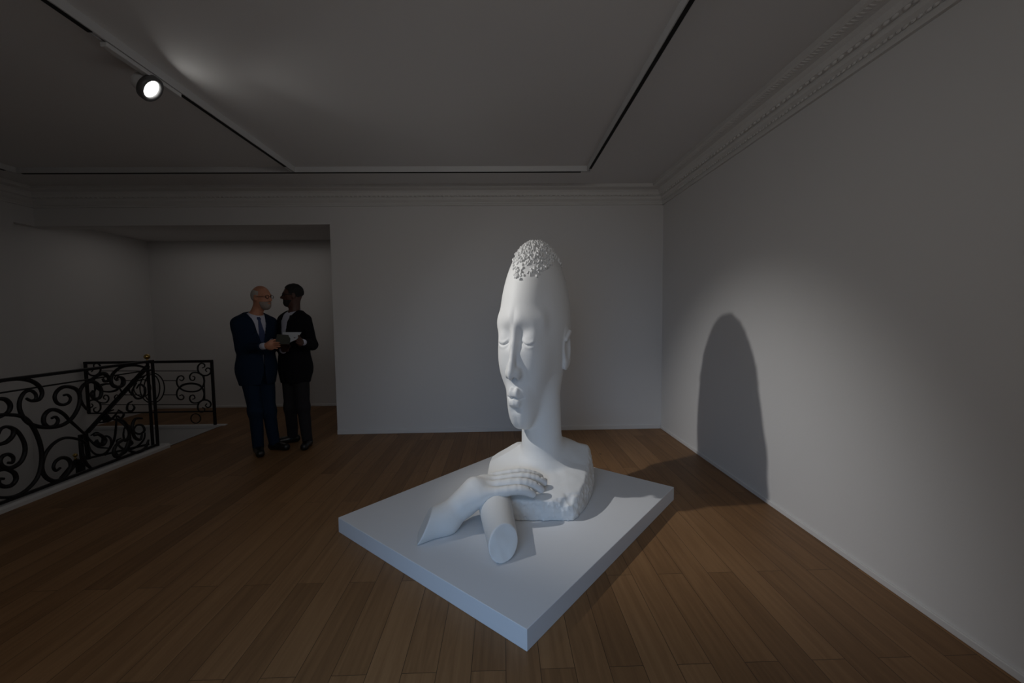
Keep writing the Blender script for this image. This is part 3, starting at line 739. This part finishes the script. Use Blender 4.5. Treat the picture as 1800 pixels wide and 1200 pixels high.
    for sg in (-1, 1):
        pts = []
        for t, wd in ((0, .010), (.25, .030), (.55, .046), (.72, .052), (.74, .036), (1.0, .026)):
            base_ = vb*(1-t)+(shc+cf*.095+np.array((0, 0, .02)))*t+s_*sg*(.004+.078*t)
            out = .02+.015*math.sin(t*2.5); pts.append((base_+cf*out*(1-.5*t)+cf*.008, base_+s_*sg*wd+cf*(out*(1-.7*t))))
        n = len(lp.V)
        for a, b in pts:
            for off in (0, .006): lp.V += [tuple(a+cf*off), tuple(b+cf*off)]
        for i in range(len(pts)-1):
            q = n+4*i; lp.F += [(q+2, q+3, q+7, q+6), (q, q+4, q+5, q+1), (q, q+2, q+6, q+4), (q+1, q+5, q+7, q+3)]
    lp.build('lapel', cols['jacket'], jk)
    def shirt(P):
        d = torso(P, -.004); d = smax(d, hip[2]+.02-P[2], .01)
        nk = cap(P, tuple(nk0), tuple(nk0*.45+nk1*.55), .070, .066); nk = smax(nk, P[2]-(shc[2]+.075)+.35*((P[0]-shc[0])*cf[0]+(P[1]-shc[1])*cf[1]), .004)
        if cols.get('open'):
            Q = loc(P, shc, s_, cf); nk = smax(nk, -smax(np.abs(Q[0])-.25*(Q[2]+.05), -Q[1], .005), .004)
        d = smin(d, nk, .02)
        for a in arms:
            W_ = np.array(a[2]); E_ = np.array(a[1]); d = np.minimum(d, cap(P, tuple(W_*.85+E_*.15), tuple(W_*.985+E_*.015), .034, .035))
        return d
    implicit('shirt', shirt, (lo[0], lo[1], hip[2]-.02), (hi[0], hi[1], shc[2]+.16), (.009, .009, .009), cols['shirt'], par)
    def trou(P):
        d = smin(torso(P, .004), 0*P[0]+1, .01); d = smax(d, P[2]-(hip[2]+.07), .01); d = smax(d, (hip[2]-.12)-P[2], .05)
        for i in (0, 1): d = smin(d, legf(P, i, .012), .03)
        return smax(d+.003*wob(P, 22, 4), .06-P[2], .006)
    implicit('trousers', trou, (lo[0], lo[1], .03), (hi[0], hi[1], hip[2]+.1), (.011, .011, .011), cols['trousers'], par)
    for i in (0, 1):
        t = np.array(feet[i]); a = np.array(ankles[i]); m_ = np.minimum(t, a)-.1; x_ = np.maximum(t, a)+.1
        implicit('shoe', lambda P: smax(feetf(P, i, .006), P[2]-.085, .006), (m_[0], m_[1], -.01), (x_[0], x_[1], .12), .009, cols['shoe'], par)
    def hair(P):
        Q = loc(P, hc, l, f)
        if bald:
            d = ell(Q, (0, -.016, .026), (.080, .103, .096)); d = smax(d, Q[2]-.075+.25*Q[1], .01); d = smax(d, Q[1]-.035, .02); return smax(d, -(Q[2]+.055), .01)
        d = ell(Q, (0, -.016, .036), (.083, .106, .101)); d = smax(d, Q[1]-.045+.0*Q[2]-np.maximum(Q[2]-.06, 0)*1.5, .015)
        d = smax(d, -(Q[2]+.04)-.5*np.minimum(Q[1]+.03, .0)+np.maximum(Q[1]-.0, 0)*.8, .01); return d+.002*wob(P, 160)
    implicit('hair', hair, hc-.16, hc+.17, .006, cols['hair'], par)
    if bald:
        def beard(P):
            Q = loc(P, hc, l, f); A = [np.abs(Q[0]), Q[1], Q[2]]
            d = headf(P)-.004; d = smax(d, Q[2]+.045+.0*Q[1], .01); d = smax(d, -(Q[1]-.02), .01)
            return smax(smax(d, -ell(Q, (0, .10, -.064), (.024, .03, .009)), .004), -(Q[2]+.14), .01)
    else:
        def beard(P):
            Q = loc(P, hc, l, f); d = headf(P)-.003; d = smax(d, Q[2]+.050, .01); d = smax(d, -(Q[1]-.0), .01)
            return smax(smax(d, -ell(Q, (0, .10, -.064), (.024, .03, .009)), .004), -(Q[2]+.14), .01)
    implicit('beard', beard, hc-.17, hc+.15, .006, cols['beard'], par)
    gl = MB()
    for sg in (-1, 1):
        c = hc+f*.100+l*.034*sg+np.array((0, 0, .006)); r_ = [tuple(c+l*.024*math.cos(a)+np.array((0, 0, .019*math.sin(a)))) for a in np.linspace(0, 2*math.pi, 20)]
        gl.tube(r_, .0024, 6); gl.tube([c+l*.024*sg, hc+l*.080*sg+f*.07+np.array((0, 0, .008)), hc+l*.083*sg+np.array((0, 0, .006))], .0024, 6)
    gl.tube([hc+f*.102+l*.010+np.array((0, 0, .008)), hc+f*.106+np.array((0, 0, .010)), hc+f*.102-l*.010+np.array((0, 0, .008))], .0024, 6)
    gl.build('glasses', M['glasses'], par, smooth=True)
    for sg in (-1, 1): MB().ball(hc+f*.0845+l*.032*sg+np.array((0, 0, .005)), .0055, 10, 6).build('eye', M['eye'], par, smooth=True)
    return par, shc, cf, s_, vb
# man in the navy suit
a_sh = (.55, .83); sc1 = W(446, 562, 4.62)
sv = np.array((*a_sh, 0)); sv /= np.linalg.norm(sv)
R_s = sc1-sv*.165+np.array((0, 0, -.035)); L_s = sc1+sv*.185+np.array((0, 0, -.035))
fingR = [W(491, 602, 4.33), W(492, 605, 4.345), W(492, 609, 4.36), W(488, 613, 4.375)]
fingL = [W(497, 598, 4.60), W(497, 602, 4.60), W(495, 606, 4.60), W(492, 609, 4.60)]
m1, shc1, cf1, s1, vb1 = person('person', 'man in navy suit, white shirt and blue tie with grey hair, beard and booklet', W(460, 523, 4.60), (.97, -.22),
  [W(450, 797, 4.50)*np.array((1, 1, 0))+np.array((.08, -.06, 0)), W(503, 789, 4.66)*np.array((1, 1, 0))], sc1, a_sh,
  [(R_s, W(427, 613, 4.50), W(465, 608, 4.34), fingR, W(484, 597, 4.35)), (L_s, W(476, 612, 4.78), W(482, 604, 4.66), fingL, W(492, 596, 4.62))],
  W(452, 650, 4.62), [W(449, 722, 4.52), W(473, 722, 4.66)], [W(454, 785, 4.57), W(483, 780, 4.70)],
  dict(skin=M['skin1'], jacket=M['navy'], shirt=M['shirt'], trousers=M['navy'], shoe=M['shoe'], hair=M['hair1'], beard=M['beard']), True)
# tie
ti = MB(); t0 = shc1+cf1*.092+np.array((0, 0, .030)); n = 0
rows = [(0, .016, .012), (.06, .022, .018), (.10, .013, .012), (.5, .030, .006), (1, .036, .006)]
tb_ = vb1+cf1*.022+np.array((0, 0, .01))
for t, wd, th in rows:
    c = t0*(1-t)+tb_*t+cf1*(.035*math.sin(min(1, t*1.1)*math.pi)); ti.V += [tuple(c-s1*wd), tuple(c+s1*wd), tuple(c+s1*wd*.8+cf1*th), tuple(c-s1*wd*.8+cf1*th)]
for i in range(len(rows)-1):
    for k in range(4): ti.F.append((4*i+k, 4*i+(k+1) % 4, 4*i+4+(k+1) % 4, 4*i+4+k))
ti.F += [(3, 2, 1, 0), (16, 17, 18, 19)]
ti.build('tie', M['tie'], m1)
# man in the black suit
b_sh = (.90, -.44); sc2 = W(518, 557, 4.86)
sv = np.array((*b_sh, 0)); sv /= np.linalg.norm(sv)
R_s = sc2-sv*.18+np.array((0, 0, -.035)); L_s = sc2+sv*.18+np.array((0, 0, -.035))
m2, shc2, cf2, s2, vb2 = person('person', 'man in black suit and open white shirt with dark beard and glasses, holding papers', W(514, 519, 4.84), (-.90, -.44),
  [W(503, 776, 4.93)*np.array((1, 1, 0))+np.array((-.06, -.05, 0)), W(539, 790, 4.70)*np.array((1, 1, 0))+np.array((0, -.05, 0))], sc2, b_sh,
  [(R_s, W(487, 606, 4.92), W(498, 616, 4.66), [W(499, 602, 4.50), W(503, 603, 4.49), W(507, 605, 4.48), W(510, 608, 4.48)], W(494, 605, 4.52)),
   (L_s, W(549, 606, 4.74), W(531, 601, 4.52), [W(517, 594, 4.44), W(518, 598, 4.43), W(520, 602, 4.43), W(523, 605, 4.43)], W(525, 590, 4.46))],
  W(519, 648, 4.86), [W(511, 715, 4.86), W(533, 715, 4.78)], [W(515, 768, 4.96), W(541, 779, 4.80)],
  dict(skin=M['skin2'], jacket=M['dark'], shirt=M['shirt'], trousers=M['grey'], shoe=M['shoe'], hair=M['hair2'], beard=M['hair2'], open=True), False)
def sheet(name, c4, th, m, **k):
    c4 = [np.array(c) for c in c4]; n = np.cross(c4[1]-c4[0], c4[3]-c4[0]); n /= np.linalg.norm(n)
    V = [tuple(c+n*s) for s in (0, th) for c in c4]
    return obj(name, V, [(3, 2, 1, 0), (4, 5, 6, 7), (0, 1, 5, 4), (1, 2, 6, 5), (2, 3, 7, 6), (3, 0, 4, 7)], m, **k)
sheet('booklet', [W(484, 605, 4.36), W(509, 605, 4.38), W(512, 590, 4.52), W(487, 588, 4.50)], .008, M['card'], label='dark booklet held open between the two men', cat='booklet')
sheet('papers', [W(503, 605, 4.425), W(522, 596, 4.41), W(530, 584, 4.56), W(497, 584, 4.58)], .004, M['paper'], label='white papers in the hand of the man in black', cat='papers')
